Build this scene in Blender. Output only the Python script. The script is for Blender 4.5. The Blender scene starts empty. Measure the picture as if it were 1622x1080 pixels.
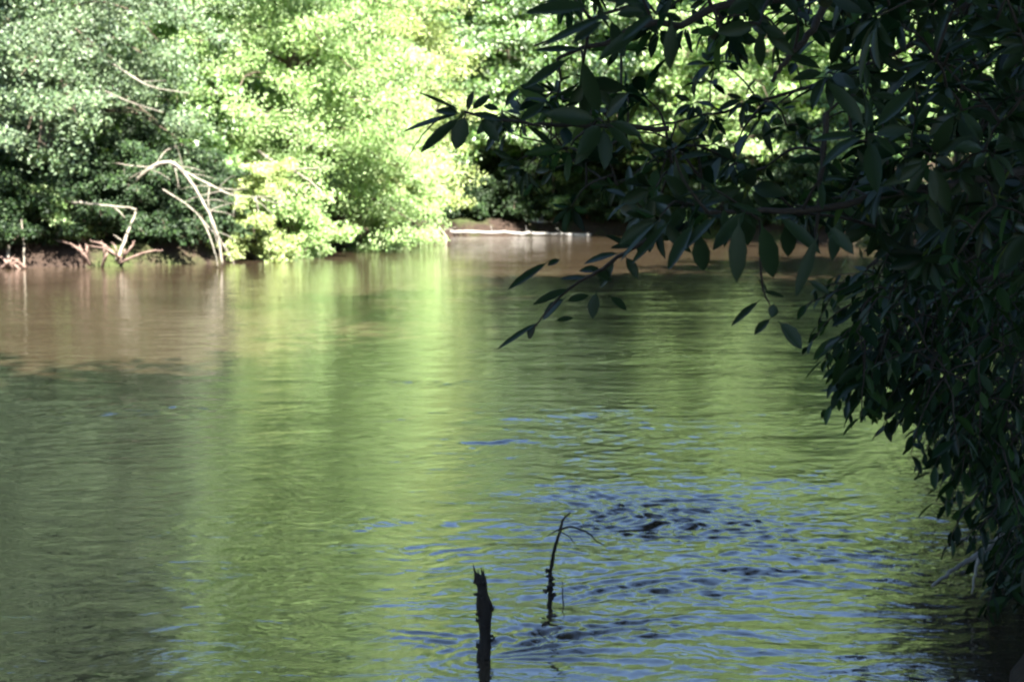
import bpy, math
import numpy as np
from mathutils import Vector

S = bpy.context.scene
COL = S.collection
PI = math.pi
R = math.radians

# ------------------------------------------------------------------ camera maths (a 50 mm lens 2 m above the water)
FPX = 1622 * 50 / 36.0
CAMH = 2.0
TH = math.atan(240 / FPX)
FW = np.array([0, math.cos(TH), -math.sin(TH)])
UP = np.array([0, math.sin(TH), math.cos(TH)])
RT = np.array([1.0, 0, 0])
CAM = np.array([0, 0, CAMH])


def at(px, py, Y):
    d = FW + RT * (px - 811) / FPX - UP * (py - 540) / FPX
    return CAM + d * (Y / d[1])


def onwater(px, py):
    d = FW + RT * (px - 811) / FPX - UP * (py - 540) / FPX
    return CAM + d * (-CAMH / d[2])


# ------------------------------------------------------------------ object helpers
def tag(o, label, cat, group=None):
    o['label'] = label
    o['category'] = cat
    if group:
        o['group'] = group
    return o


def thing(name, label, cat, loc=(0, 0, 0), group=None):
    o = bpy.data.objects.new(name, None)
    o.empty_display_size = 0.2
    COL.objects.link(o)
    o.location = loc
    return tag(o, label, cat, group)


def obj(name, V, F, mat, parent=None, smooth=True):
    """V (n,3) array in the parent's local space; F list of index arrays (quads (m,4) / tris (m,3))."""
    me = bpy.data.meshes.new(name)
    V = np.ascontiguousarray(V, dtype=np.float32)
    if not isinstance(F, list):
        F = [F]
    F = [np.asarray(f, dtype=np.int32) for f in F if len(f)]
    loops = np.concatenate([f.ravel() for f in F])
    sizes = np.concatenate([np.full(len(f), f.shape[1], dtype=np.int32) for f in F])
    starts = np.concatenate([[0], np.cumsum(sizes)[:-1]]).astype(np.int32)
    me.vertices.add(len(V))
    me.vertices.foreach_set('co', V.ravel())
    me.loops.add(len(loops))
    me.loops.foreach_set('vertex_index', loops)
    me.polygons.add(len(sizes))
    me.polygons.foreach_set('loop_start', starts)
    me.polygons.foreach_set('use_smooth', np.full(len(sizes), smooth, dtype=bool))
    me.update(calc_edges=True)
    me.materials.append(mat)
    o = bpy.data.objects.new(name, me)
    COL.objects.link(o)
    if parent is not None:
        o.parent = parent
    return o


class MB:
    """collects tubes / leaves into one mesh"""

    def __init__(self):
        self.V, self.Q, self.T, self.n = [], [], [], 0

    def add(self, V, Q=None, T=None):
        if Q is not None and len(Q):
            self.Q.append(np.asarray(Q) + self.n)
        if T is not None and len(T):
            self.T.append(np.asarray(T) + self.n)
        self.V.append(V)
        self.n += len(V)

    def tube(self, P, r, k=6, rng=None, rough=0.0):
        P = np.asarray(P, float)
        n = len(P)
        r = np.broadcast_to(np.asarray(r, float), (n,))
        T = np.gradient(P, axis=0)
        T /= np.linalg.norm(T, axis=1)[:, None] + 1e-9
        ref = np.array([0.31, 0.17, 0.93]) if abs(T[0] @ np.array([0.31, 0.17, 0.93])) < 0.9 else np.array([1.0, 0.1, 0])
        A = np.cross(T, ref)
        A /= np.linalg.norm(A, axis=1)[:, None] + 1e-9
        B = np.cross(T, A)
        a = np.arange(k) * 2 * PI / k
        rr = np.repeat(r[:, None], k, 1)
        if rng is not None and rough:
            rr = rr * (1 + rough * rng.uniform(-1, 1, (n, k)))
        V = P[:, None] + rr[..., None] * (np.cos(a)[None, :, None] * A[:, None] + np.sin(a)[None, :, None] * B[:, None])
        V = V.reshape(-1, 3)
        i = np.arange(n - 1)[:, None] * k
        j = np.arange(k)[None]
        j2 = (j + 1) % k
        Q = np.stack([i + j, i + j2, i + k + j2, i + k + j], -1).reshape(-1, 4)
        c = len(V)
        V = np.vstack([V, P[:1], P[-1:]])
        jj = np.arange(k)
        T1 = np.stack([np.full(k, c), (jj + 1) % k, jj], -1)
        b = (n - 1) * k
        T2 = np.stack([np.full(k, c + 1), b + jj, b + (jj + 1) % k], -1)
        self.add(V, Q, np.vstack([T1, T2]))

    def build(self, name, mat, parent=None, smooth=True, off=None):
        V = np.vstack(self.V)
        if off is not None:
            V = V - np.asarray(off)
        F = []
        if self.Q:
            F.append(np.vstack(self.Q))
        if self.T:
            F.append(np.vstack(self.T))
        return obj(name, V, F, mat, parent, smooth)


def smooth_path(P, n):
    """Catmull-Rom through the points"""
    P = np.asarray(P, float)
    E = np.vstack([2 * P[0] - P[1], P, 2 * P[-1] - P[-2]])
    m = len(P) - 1
    out = []
    for u in np.linspace(0, m - 1e-6, n):
        i = int(u)
        t = u - i
        p0, p1, p2, p3 = E[i], E[i + 1], E[i + 2], E[i + 3]
        out.append(0.5 * (2 * p1 + (p2 - p0) * t + (2 * p0 - 5 * p1 + 4 * p2 - p3) * t * t + (3 * p1 - p0 - 3 * p2 + p3) * t ** 3))
    return np.array(out)


def unit(v):
    return v / (np.linalg.norm(v, axis=-1, keepdims=True) + 1e-9)


def leaf_cloud(mb, C, rad, per, L, W, rng, up=0.9, droop=0.25):
    """flat rhombic leaves scattered through flattened clumps: far foliage"""
    C = np.repeat(np.asarray(C, float), per, 0)
    rad = np.repeat(np.broadcast_to(rad, (len(C) // per, 3)), per, 0)
    n = len(C)
    p = C + unit(rng.normal(size=(n, 3))) * (rng.random((n, 1)) ** 0.5) * rad
    nn = unit(unit(rng.normal(size=(n, 3))) + np.array([.28 * up, -.6 * up, .75 * up]))
    d = unit(np.cross(nn, rng.normal(size=(n, 3))) + np.array([0, 0, -droop]))
    s = unit(np.cross(nn, d))
    l = L * rng.uniform(0.6, 1.35, (n, 1))
    w = W * rng.uniform(0.7, 1.3, (n, 1))
    V = np.stack([p, p + d * l * .45 + s * w * .5, p + d * l, p + d * l * .45 - s * w * .5], 1).reshape(-1, 3)
    mb.add(V, np.arange(n * 4).reshape(-1, 4))


LT = np.array([0, .12, .25, .5, .75, .9, 1.0])
LWD = np.array([.06, .10, .62, 1.0, .8, .42, .02])


def leaves(mb, p, d, nrm, L, W, curl=.12, fold=.18):
    """broad near leaves with petiole, midrib fold and drooping tip"""
    p, d, nrm = np.atleast_2d(p), unit(np.atleast_2d(d)), np.atleast_2d(nrm)
    n = len(p)
    L = np.broadcast_to(np.asarray(L, float).reshape(-1, 1), (n, 1))
    W = np.broadcast_to(np.asarray(W, float).reshape(-1, 1), (n, 1))
    curl = np.broadcast_to(np.asarray(curl, float).reshape(-1, 1), (n, 1))
    nrm = unit(nrm - d * np.sum(nrm * d, 1, keepdims=True))
    s = np.cross(d, nrm)
    rows = []
    for t, w in zip(LT, LWD):
        c = p + d * L * t - nrm * L * curl * (t ** 2)
        e = W * .5 * w
        rows += [c + s * e + nrm * e * fold * 2, c, c - s * e + nrm * e * fold * 2]
    V = np.stack(rows, 1)
    k = len(LT)
    q = []
    for i in range(k - 1):
        a = i * 3
        q += [[a, a + 1, a + 4, a + 3], [a + 1, a + 2, a + 5, a + 4]]
    q = np.array(q)
    Q = (np.arange(n)[:, None, None] * (3 * k) + q[None]).reshape(-1, 4)
    mb.add(V.reshape(-1, 3), Q)


# ------------------------------------------------------------------ materials
def newmat(name):
    m = bpy.data.materials.new(name)
    m.use_nodes = True
    nt = m.node_tree
    nt.nodes.clear()
    out = nt.nodes.new('ShaderNodeOutputMaterial')
    return m, nt, out


def N(nt, t, **kw):
    n = nt.nodes.new(t)
    for k, v in kw.items():
        if k in n.inputs:
            n.inputs[k].default_value = v
        else:
            setattr(n, k, v)
    return n


def ramp(nt, fac, stops):
    r = nt.nodes.new('ShaderNodeValToRGB')
    e = r.color_ramp.elements
    while len(e) < len(stops):
        e.new(0.5)
    for i, (p, c) in enumerate(stops):
        e[i].position = p
        e[i].color = (*c, 1)
    nt.links.new(fac, r.inputs[0])
    return r.outputs[0]


def leaf_mat(name, c1, c2, c3, trans=.35, gloss=.05, rough=.45, back=None, sheen=.25, aged=1.0):
    m, nt, out = newmat(name)
    L = nt.links.new
    geo = N(nt, 'ShaderNodeNewGeometry')
    col = ramp(nt, geo.outputs['Random Per Island'], [(0, c1), (.6, c2), (.93, c3), (1, (c3[0] * aged, c3[1] * (.8 + .2 * aged), c3[2]))])
    no = N(nt, 'ShaderNodeTexNoise', Scale=.45, Detail=2.0)
    L(geo.outputs['Position'], no.inputs['Vector'])
    hs = N(nt, 'ShaderNodeHueSaturation')
    mr = N(nt, 'ShaderNodeMapRange')
    mr.inputs[1].default_value, mr.inputs[2].default_value = .3, .7
    mr.inputs[3].default_value, mr.inputs[4].default_value = .7, 1.3
    L(no.outputs['Fac'], mr.inputs[0])
    L(mr.outputs[0], hs.inputs['Value'])
    L(col, hs.inputs['Color'])
    c = hs.outputs[0]
    if back is not None:
        mx = N(nt, 'ShaderNodeMix', data_type='RGBA')
        L(geo.outputs['Backfacing'], mx.inputs[0])
        L(c, mx.inputs[6])
        mx.inputs[7].default_value = (*back, 1)
        c = mx.outputs[2]
    di = N(nt, 'ShaderNodeBsdfDiffuse')
    tr = N(nt, 'ShaderNodeBsdfTranslucent')
    L(c, di.inputs[0])
    h2 = N(nt, 'ShaderNodeHueSaturation', Hue=.485, Saturation=1.15, Value=1.15)
    L(c, h2.inputs['Color'])
    L(h2.outputs[0], tr.inputs[0])
    ms = N(nt, 'ShaderNodeMixShader')
    ms.inputs[0].default_value = trans
    L(di.outputs[0], ms.inputs[1])
    L(tr.outputs[0], ms.inputs[2])
    gl = N(nt, 'ShaderNodeBsdfGlossy', Roughness=rough)
    gl.inputs[0].default_value = (1, 1, 1, 1)
    m2 = N(nt, 'ShaderNodeMixShader')
    fr = N(nt, 'ShaderNodeLayerWeight', Blend=.25)
    mm = N(nt, 'ShaderNodeMath', operation='MULTIPLY_ADD')
    L(fr.outputs['Fresnel'], mm.inputs[0])
    mm.inputs[1].default_value = sheen
    mm.inputs[2].default_value = gloss
    L(mm.outputs[0], m2.inputs[0])
    L(ms.outputs[0], m2.inputs[1])
    L(gl.outputs[0], m2.inputs[2])
    L(m2.outputs[0], out.inputs[0])
    return m


def bark_mat(name, c1, c2, scale=6, stretch=(1, 1, .25), rough=.9, bump=.6):
    m, nt, out = newmat(name)
    L = nt.links.new
    tc = N(nt, 'ShaderNodeTexCoord')
    mp = N(nt, 'ShaderNodeMapping')
    mp.inputs['Scale'].default_value = stretch
    L(tc.outputs['Object'], mp.inputs[0])
    no = N(nt, 'ShaderNodeTexNoise', Scale=float(scale), Detail=6.0, Roughness=.7)
    L(mp.outputs[0], no.inputs['Vector'])
    b = N(nt, 'ShaderNodeBsdfPrincipled', Roughness=rough)
    b.inputs['Specular IOR Level'].default_value = .25
    L(ramp(nt, no.outputs['Fac'], [(.3, c1), (.7, c2)]), b.inputs['Base Color'])
    bp = N(nt, 'ShaderNodeBump', Strength=bump, Distance=.02)
    L(no.outputs['Fac'], bp.inputs['Height'])
    L(bp.outputs[0], b.inputs['Normal'])
    L(b.outputs[0], out.inputs[0])
    return m


M_TEAL = leaf_mat('leaf_bluish_green', (.048, .088, .036), (.088, .145, .062), (.15, .21, .10), .36, .018, .5, sheen=.12)
M_LIME = leaf_mat('leaf_yellow_green', (.16, .28, .075), (.25, .38, .13), (.36, .46, .22), .45, .015, .55, sheen=.10)
M_PALE = leaf_mat('leaf_pale_green', (.20, .29, .08), (.29, .37, .12), (.38, .44, .18), .42, .02, .55, sheen=.10)
M_MID = leaf_mat('leaf_mid_green', (.055, .13, .025), (.10, .21, .04), (.18, .29, .07), .38, .05, .45)
M_SHADE = leaf_mat('leaf_shade_green', (.012, .028, .01), (.022, .046, .015), (.04, .075, .022), .3, .008, .5, sheen=.07)  # green darkened so the leaf colour itself carries shade under the banks
M_EVER = leaf_mat('leaf_evergreen', (.008, .02, .008), (.014, .032, .011), (.026, .05, .016), .25, .01, .45, sheen=.04)
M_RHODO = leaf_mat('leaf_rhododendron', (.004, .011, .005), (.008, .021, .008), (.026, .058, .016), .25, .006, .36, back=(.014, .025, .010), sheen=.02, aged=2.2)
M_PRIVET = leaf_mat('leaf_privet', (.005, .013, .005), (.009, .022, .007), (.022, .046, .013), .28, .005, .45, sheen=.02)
M_BARK = bark_mat('bark_brown', (.05, .038, .028), (.13, .10, .075))
M_BARKG = bark_mat('bark_grey', (.14, .125, .105), (.30, .27, .235), 3)
M_TWIG = bark_mat('twig_bark', (.010, .008, .006), (.03, .023, .017), 20)
M_DEAD = bark_mat('dead_wood', (.11, .095, .075), (.31, .28, .23), 5)
M_LOG = bark_mat('bleached_log', (.14, .13, .12), (.30, .285, .27), 3, (.2, 1, 1))
M_ROOT = bark_mat('root_wood', (.075, .045, .034), (.21, .145, .12), 7)
M_STUMP = bark_mat('wet_rotten_wood', (.008, .006, .005), (.035, .024, .018), 28, (1, 1, .3), .75, 1.0)


def ground_mat():
    m, nt, out = newmat('bank_soil')
    L = nt.links.new
    geo = N(nt, 'ShaderNodeNewGeometry')
    a = N(nt, 'ShaderNodeTexNoise', Scale=.35, Detail=8.0, Roughness=.65)
    b = N(nt, 'ShaderNodeTexNoise', Scale=9.0, Detail=6.0, Roughness=.7)
    L(geo.outputs['Position'], a.inputs['Vector'])
    L(geo.outputs['Position'], b.inputs['Vector'])
    soil = ramp(nt, b.outputs['Fac'], [(.3, (.012, .008, .006)), (.55, (.028, .018, .013)), (.8, (.07, .046, .034))])
    moss = ramp(nt, b.outputs['Fac'], [(.3, (.02, .028, .008)), (.8, (.055, .07, .022))])
    fac = ramp(nt, a.outputs['Fac'], [(.5, (0, 0, 0)), (.62, (1, 1, 1))])
    mx = N(nt, 'ShaderNodeMix', data_type='RGBA')
    L(fac, mx.inputs[0])
    L(soil, mx.inputs[6])
    L(moss, mx.inputs[7])
    p = N(nt, 'ShaderNodeBsdfPrincipled', Roughness=.95)
    p.inputs['Specular IOR Level'].default_value = .2
    L(mx.outputs[2], p.inputs['Base Color'])
    bp = N(nt, 'ShaderNodeBump', Strength=.8, Distance=.06)
    L(b.outputs['Fac'], bp.inputs['Height'])
    L(bp.outputs[0], p.inputs['Normal'])
    L(p.outputs[0], out.inputs[0])
    return m


def water_mat():
    m, nt, out = newmat('muddy_river_water')
    L = nt.links.new
    geo = N(nt, 'ShaderNodeNewGeometry')

    def noise(scale, sx, sy, rot, detail):
        mp = N(nt, 'ShaderNodeMapping')
        mp.inputs['Scale'].default_value = (sx, sy, 1)
        mp.inputs['Rotation'].default_value = (0, 0, rot)
        L(geo.outputs['Position'], mp.inputs[0])
        t = N(nt, 'ShaderNodeTexNoise', Scale=scale, Detail=detail, Roughness=.55, Distortion=.6)
        L(mp.outputs[0], t.inputs['Vector'])
        return t.outputs['Fac']
    p = N(nt, 'ShaderNodeBsdfPrincipled', Roughness=.045)
    p.inputs['IOR'].default_value = 1.56
    silt = noise(.22, .5, 1.3, .15, 4.0)
    L(ramp(nt, silt, [(.35, (.030, .021, .0125)), (.65, (.044, .032, .020))]), p.inputs['Base Color'])
    b1 = N(nt, 'ShaderNodeBump', Strength=.5, Distance=.010)
    L(noise(9.0, .55, 1.0, .25, 3.0), b1.inputs['Height'])
    b2 = N(nt, 'ShaderNodeBump', Strength=.45, Distance=.028)
    L(noise(1.7, .45, 1.0, -.12, 2.0), b2.inputs['Height'])
    L(b2.outputs[0], b1.inputs['Normal'])
    L(b1.outputs[0], p.inputs['Normal'])
    L(p.outputs[0], out.inputs[0])
    return m


# ------------------------------------------------------------------ terrain: one sheet with the river channel sunk into it
FAR = [(-400, -60), (-120, 2), (-60, 17), (-30, 28), (-19, 33), (-13.2, 36), (-10.5, 37.2), (-8.2, 39), (-6.6, 43), (-5.4, 50), (-4.6, 58),
       (-2.2, 63), (1.0, 64.5), (4, 63.5), (8, 58), (11.5, 52), (15, 48), (22, 46), (34, 49), (60, 60), (150, 90), (400, 150)]
NEAR = [(400, 120), (150, 72), (60, 46), (30, 37), (19, 31), (11.2, 23), (7.0, 16.5), (4.6, 11), (3.5, 8.9), (2.85, 7.4), (2.3, 5.9), (1.8, 4.6),
        (1.0, 3.4), (0, 2.7), (-1.2, 2.3), (-3, 2.6), (-6, 2.2), (-12, 1.0), (-25, -3), (-60, -18), (-200, -70), (-400, -140)]
POLY = np.array(FAR + NEAR, float)


def river_dist(x, y):
    """signed distance to the water's edge: positive on land"""
    d2 = np.full(x.shape, 1e18)
    ins = np.zeros(x.shape, bool)
    n = len(POLY)
    for i in range(n):
        a, b = POLY[i], POLY[(i + 1) % n]
        e = b - a
        t = np.clip(((x - a[0]) * e[0] + (y - a[1]) * e[1]) / (e @ e), 0, 1)
        d2 = np.minimum(d2, (x - a[0] - t * e[0]) ** 2 + (y - a[1] - t * e[1]) ** 2)
        c = ((a[1] > y) != (b[1] > y)) & (x < (b[0] - a[0]) * (y - a[1]) / (b[1] - a[1] + 1e-12) + a[0])
        ins ^= c
    d = np.sqrt(d2)
    return np.where(ins, -d, d)


def wob(x, y, s, seed):
    r = np.random.default_rng(seed)
    z = 0
    for i in range(7):
        a = r.uniform(0, 2 * PI)
        k = s * 1.55 ** i
        z = z + np.sin(k * (x * math.cos(a) + y * math.sin(a)) + r.uniform(0, 6)) / 1.45 ** i
    return z / 2.2


def ground_z(x, y):
    x, y = np.asarray(x, float), np.asarray(y, float)
    d = river_dist(x, y) + .35 * wob(x, y, .7, 5)
    far = np.clip((y - 30 + .25 * np.abs(x)) / 20, 0, 1)
    far = far * (1 - .35 * np.exp(-((x / np.maximum(y, 1) + .030) / .034) ** 2) * (y > 40))
    land = .12 + .62 * (1 - np.exp(-np.maximum(d, 0) / .55)) + .045 * np.minimum(np.maximum(d, 0), 40) + far * .40 * np.clip(d - 4.5, 0, 75)
    land = land + .07 * wob(x, y, 1.1, 9) * np.clip(d, 0, 1)
    bed = -np.minimum(1.2, -d * .8) - .02
    s = np.clip(d / .25 + .5, 0, 1)
    return bed * (1 - s) + land * s


def axis(a, b, fine, lo, hi, g):
    v = list(np.arange(a, b, fine))
    st = fine
    while v[-1] < hi:
        st *= g
        v.append(v[-1] + st)
    st = fine
    while v[0] > lo:
        st *= g
        v.insert(0, v[0] - st)
    return np.array(v)


def grid_faces(nr, nc):
    i = np.arange(nr - 1)[:, None] * nc
    j = np.arange(nc - 1)[None]
    return np.stack([i + j, i + j + 1, i + nc + j + 1, i + nc + j], -1).reshape(-1, 4)


gx = axis(-26, 26, .25, -900, 900, 1.09)
gy = axis(-2, 68, .25, -500, 1200, 1.09)
GX, GY = np.meshgrid(gx, gy)
g = obj('ground', np.stack([GX, GY, ground_z(GX, GY)], -1).reshape(-1, 3), grid_faces(len(gy), len(gx)), ground_mat())
g['kind'] = 'structure'

# ------------------------------------------------------------------ water: a real rippled sheet, finer near the viewer
STK = onwater(766, 1042)      # broken stake
TWG = onwater(870, 958)       # forked twig


def water_height(x, y):
    r = np.random.default_rng(21)
    z = np.zeros_like(x)

    def blob(px, py, sx, sy, rot=0.0):
        c = onwater(px, py)
        dx, dy = x - c[0], y - c[1]
        u = dx * math.cos(rot) + dy * math.sin(rot)
        v = -dx * math.sin(rot) + dy * math.cos(rot)
        return np.exp(-(u / sx) ** 2 - (v / sy) ** 2)
    patch = np.clip(.55 + .55 * wob(x * .6 + .3 * y, y, .9, 3), .15, 1.1) * (.8 + .2 * np.clip(x / 1.5 - .3, -1, 1))
    riffle = (1.1 * blob(975, 800, .42, .7, .5) + 1.25 * blob(1100, 840, .7, .55, .5) + 1.25 * blob(1225, 875, .75, .4, .45) + .9 * blob(1090, 918, .6, .25, .3)
              + 1.0 * blob(950, 925, .35, .3, .3) + .5 * blob(1130, 740, .9, .9, .5) + .4 * blob(1330, 850, .8, .5, .4)
              + 1.3 * blob(900, 1000, .42, .18, .3) + 1.1 * blob(700, 1008, .18, .1))
    riffle = np.clip(riffle * (.70 + .6 * wob(x, y, 1.9, 8)), 0, 1.15)
    streak = (.8 * blob(650, 607, .9, .28) + .5 * blob(590, 577, .3, .22) + .7 * blob(810, 702, .55, .16, .12) + .35 * blob(640, 830, .7, .25, -.1) + .4 * blob(690, 875, .6, .2, -.1)
              + .4 * blob(250, 650, 1.6, .5) + .35 * blob(40, 655, 1.2, .5) + .55 * blob(900, 655, .9, .6) + .5 * blob(1000, 690, .9, .7))
    # wind / current ripples
    spec = [(.05, 12), (.08, 14), (.13, 14), (.22, 12), (.42, 9), (1.0, 6), (2.4, 5)]
    x0, y0 = x, y
    x = x0 + .30 * wob(x0, y0, .8, 61) + .07 * wob(x0, y0, 3.2, 62)
    y = y0 + .30 * wob(x0, y0, .8, 63) + .07 * wob(x0, y0, 3.2, 64)
    for lam0, cnt in spec:
        wv = [.7 * wob(x, y, 1.2 / max(lam0, .3), 100 + q + int(lam0 * 100)) for q in range(3)]
        for i in range(cnt):
            lam = lam0 * r.uniform(.8, 1.3)
            a = r.normal(PI / 2 + .2, .5)
            k = 2 * PI / lam
            ph = r.uniform(0, 2 * PI)
            wvy = wv[i % 3] * (1 + .5 * (i % 2))
            slope_calm = {.05: .010, .08: .013, .13: .013, .22: .011, .42: .009, 1.0: .008, 2.4: .006}[lam0]
            slope_rif = {.05: .055, .08: .052, .13: .042, .22: .030, .42: .018, 1.0: .010, 2.4: .005}[lam0]
            slope_str = {.05: .02, .08: .03, .13: .035, .22: .035, .42: .025, 1.0: .014, 2.4: .008}[lam0]
            amp = (slope_calm * patch + slope_rif * riffle + slope_str * streak) / k
            z += amp * np.sin(k * (x * math.cos(a) + y * math.sin(a)) + ph + wvy)

    x, y = x0, y0
    # boils and current seams: long low swells whose crests wander
    sw = wob(x0 * .8, y0, 1.1, 71) + .8 * wob(x0, y0, 2.0, 72)
    z += (.0012 + .004 * riffle + .003 * streak) * np.sin(5.2 * sw + 2.1 * (y - .35 * x))

    def wake(p, ang, A, lam, half, length):
        dx, dy = x - p[0], y - p[1]
        u = dx * math.cos(ang) + dy * math.sin(ang)
        v = -dx * math.sin(ang) + dy * math.cos(ang)
        r_ = np.sqrt(dx * dx + dy * dy) + 1e-6
        k = 2 * PI / lam
        n1, n2 = wob(x, y, 5.0, 41), wob(x, y, 2.2, 42)
        # a short bow ripple on the upstream side
        h = A * .10 * np.cos(k * r_ + .8 * n1) * np.exp(-r_ / .16) * (.5 - .5 * u / r_)
        # crests fanning out downstream of the obstacle
        ph = np.arctan2(v, u + .05)
        bend = ph + .22 * np.clip(u, 0, 2) + .035 * n1
        h += A * r_ * np.cos(half * bend + 1.6 * n2) * np.exp(-(ph / .55) ** 2) * np.exp(-r_ / length) * (u > -.04) * (.7 + .5 * n1)
        return h
    for (px, py, sx, sy, ang, A, lam, cv) in ((900, 1003, .50, .17, .42, .0048, .105, .22), (700, 1012, .20, .10, -.35, .0042, .095, .5), (985, 925, .40, .22, .5, .0036, .10, .2)):
        c = onwater(px, py)
        u = (x - c[0]) * math.cos(ang) + (y - c[1]) * math.sin(ang)
        v = -(x - c[0]) * math.sin(ang) + (y - c[1]) * math.cos(ang)
        z += A * np.exp(-(u / sx) ** 2 - (v / sy) ** 2) * np.cos(2 * PI / lam * (v + cv * u * u + .016 * wob(x, y, 4.0, 81)) + .6 * wob(x, y, 9.0, 82))
    z += wake(STK, .42, .024, .07, 26, .6)
    z += wake(TWG, .62, .017, .06, 24, .5)
    fade = np.clip((np.sqrt(x * x + y * y)) / 60, 0, 1)
    return z * (1 - .4 * fade)


rr = np.concatenate([np.geomspace(.6, 4.6, 60)[:-1], np.geomspace(4.6, 42, 1450)[:-1], np.geomspace(42, 900, 220)])
tt = np.concatenate([np.linspace(-1.5, -.42, 60)[:-1], np.linspace(-.42, .42, 520), np.linspace(.42, 1.5, 60)[1:]])
RR, TT = np.meshgrid(rr, tt, indexing='ij')
WX, WY = RR * np.sin(TT), RR * np.cos(TT)
WZ = water_height(WX, WY) * (RR < 130)
w = obj('water', np.stack([WX, WY, WZ], -1).reshape(-1, 3), grid_faces(len(rr), len(tt))[:, ::-1], water_mat())
w['kind'] = 'structure'


# ------------------------------------------------------------------ trees
def make_tree(name, label, cat, base, H, RAD, z0, mleaf, seed, nlimb=34, ncl=9, per=60, L=.13, W=.07, bark=M_BARK, lean=(0, 0), trunk_r=None,
              clump=.5, group=None, rise=.25, droop=.35, prof=None, side=None, thick=1.0):
    rng = np.random.default_rng(seed)
    bz = float(ground_z(np.array([base[0]]), np.array([base[1]]))[0]) - .05
    t = thing(name, label, cat, (base[0], base[1], bz), group)
    tr = trunk_r or .011 * H + .03
    n = 10
    u = np.linspace(0, 1, n)
    P = np.stack([lean[0] * u ** 1.4 + .012 * H * np.cumsum(rng.normal(0, .35, n)) * u, lean[1] * u ** 1.4 + .012 * H * np.cumsum(rng.normal(0, .35, n)) * u, u * H * .97], 1)
    mb = MB()
    r = tr * (1 - u) ** .8 + .012
    r[0] *= 1.5
    mb.tube(P, r, 8, rng, .12)
    lb, cr = mb, MB()
    Cs, Rs = [], []
    prof = prof or (lambda q: (math.sin(PI * min(1, .22 + .78 * q)) ** .7))
    for i in range(nlimb):
        q = (i + rng.random()) / nlimb
        h = z0 + (H * .96 - z0) * q ** 1.05
        k = np.interp(h / (H * .97), u, np.arange(n))
        k0 = min(int(k), n - 2)
        p0 = P[k0] + (P[k0 + 1] - P[k0]) * (k - k0)
        ln = max(.6, RAD * prof(q) * rng.uniform(.75, 1.15))
        az = i * 2.399 + rng.normal(0, .3)
        if side is not None and rng.random() < side[1]:
            az = side[0] + rng.normal(0, .7)
        m = 6
        s = np.linspace(0, 1, m)
        bend = rng.normal(0, .25)
        d = np.stack([np.cos(az + bend * s), np.sin(az + bend * s)], 1)
        Q = np.zeros((m, 3))
        Q[:, :2] = p0[:2] + d * (s * ln)[:, None]
        Q[:, 2] = p0[2] + ln * (rise * s * (1 + q) - droop * s ** 2.2) + rng.normal(0, .03, m) * ln * s
        Q[:, 2] = np.maximum(Q[:, 2], .25)
        lb.tube(Q, np.linspace(max(.02, tr * .33 * (1 - q * .6)), .008, m), 5)
        for j in range(ncl):
            f = .25 + .75 * (j + rng.random()) / ncl
            kk = f * (m - 1)
            a0 = min(int(kk), m - 2)
            c0 = Q[a0] + (Q[a0 + 1] - Q[a0]) * (kk - a0)
            off = np.clip(rng.normal(0, .30, 3), -.42, .42) * ln * .55 * np.array([1, 1, .45])
            c = c0 + off
            c[2] = max(c[2], .15)
            if j % 2 == 0:
                lb.tube(np.stack([c0, (c0 + c) / 2 + rng.normal(0, .05, 3), c]), [.012, .008, .004], 3)
            sc = clump * rng.uniform(.6, 1.35)
            Cs.append(c)
            Rs.append([sc, sc, sc * .5])
    lb.build('trunk', bark, t)
    leaf_cloud(cr, np.array(Cs), np.array(Rs), per, L, W, rng)
    cr.build('crown', mleaf, t, smooth=False)
    return t


def dup(root, loc, rotz, sc, label=None, group=None, mats=None):
    r = root.copy()
    COL.objects.link(r)
    r.location = loc
    r.rotation_euler = (0, 0, rotz)
    r.scale = (sc, sc, sc)
    if label:
        r['label'] = label
    if group:
        r['group'] = group
    for ch in list(root.children):
        c = ch.copy()
        COL.objects.link(c)
        c.parent = r
    return r


def gz(x, y):
    return float(ground_z(np.array([x]), np.array([y]))[0]) - .05


round_prof = lambda q: (math.sin(PI * min(1, .12 + .86 * q)) ** .6)
low_prof = lambda q: 1.0 if q < .45 else max(.12, (1 - (q - .45) / .58)) ** .7

# the far bank on the left
make_tree('broadleaf_tree', 'tall bluish green tree at the left edge with pale dead branches below it', 'tree', (-12.6, 39.0), 18, 4.4, 3.0, M_TEAL, 11, side=(-1.6, .3),
          nlimb=96, ncl=12, per=190, L=.11, W=.062, clump=.75, prof=low_prof, rise=.45, droop=.7)
make_tree('broadleaf_tree', 'tall yellow green tree on the far bank, right of the bluish tree', 'tree', (-7.0, 45.5), 19, 4.6, .8, M_LIME, 12,
          nlimb=92, ncl=12, per=220, L=.105, W=.06, clump=.85, prof=low_prof, lean=(.4, -1.6), rise=.45, droop=.65)
make_tree('broadleaf_tree', 'pale green tree behind the yellow green one, beside the bright gap', 'tree', (-5.4, 59), 18, 3.5, .8, M_PALE, 13,
          nlimb=56, ncl=11, per=160, L=.13, W=.075, clump=.85, prof=low_prof, bark=M_BARKG, rise=.45, droop=.6)
make_tree('leaning_tree', 'slender grey trunked tree leaning in the bright gap', 'tree', (-1.9, 68.5), 14, 2.4, 4.6, M_PALE, 14,
          nlimb=20, ncl=6, per=44, L=.19, W=.11, clump=.5, prof=round_prof, bark=M_BARKG, lean=(1.0, .5), trunk_r=.2)
make_tree('broadleaf_tree', 'mid green tree reaching over the dark recess of the far bank', 'tree', (2.6, 67.3), 17, 5.0, 3.4, M_MID, 15, side=(-1.6, .45),
          nlimb=64, ncl=11, per=95, L=.19, W=.11, clump=.7, prof=low_prof, rise=.35, droop=.45)
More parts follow.
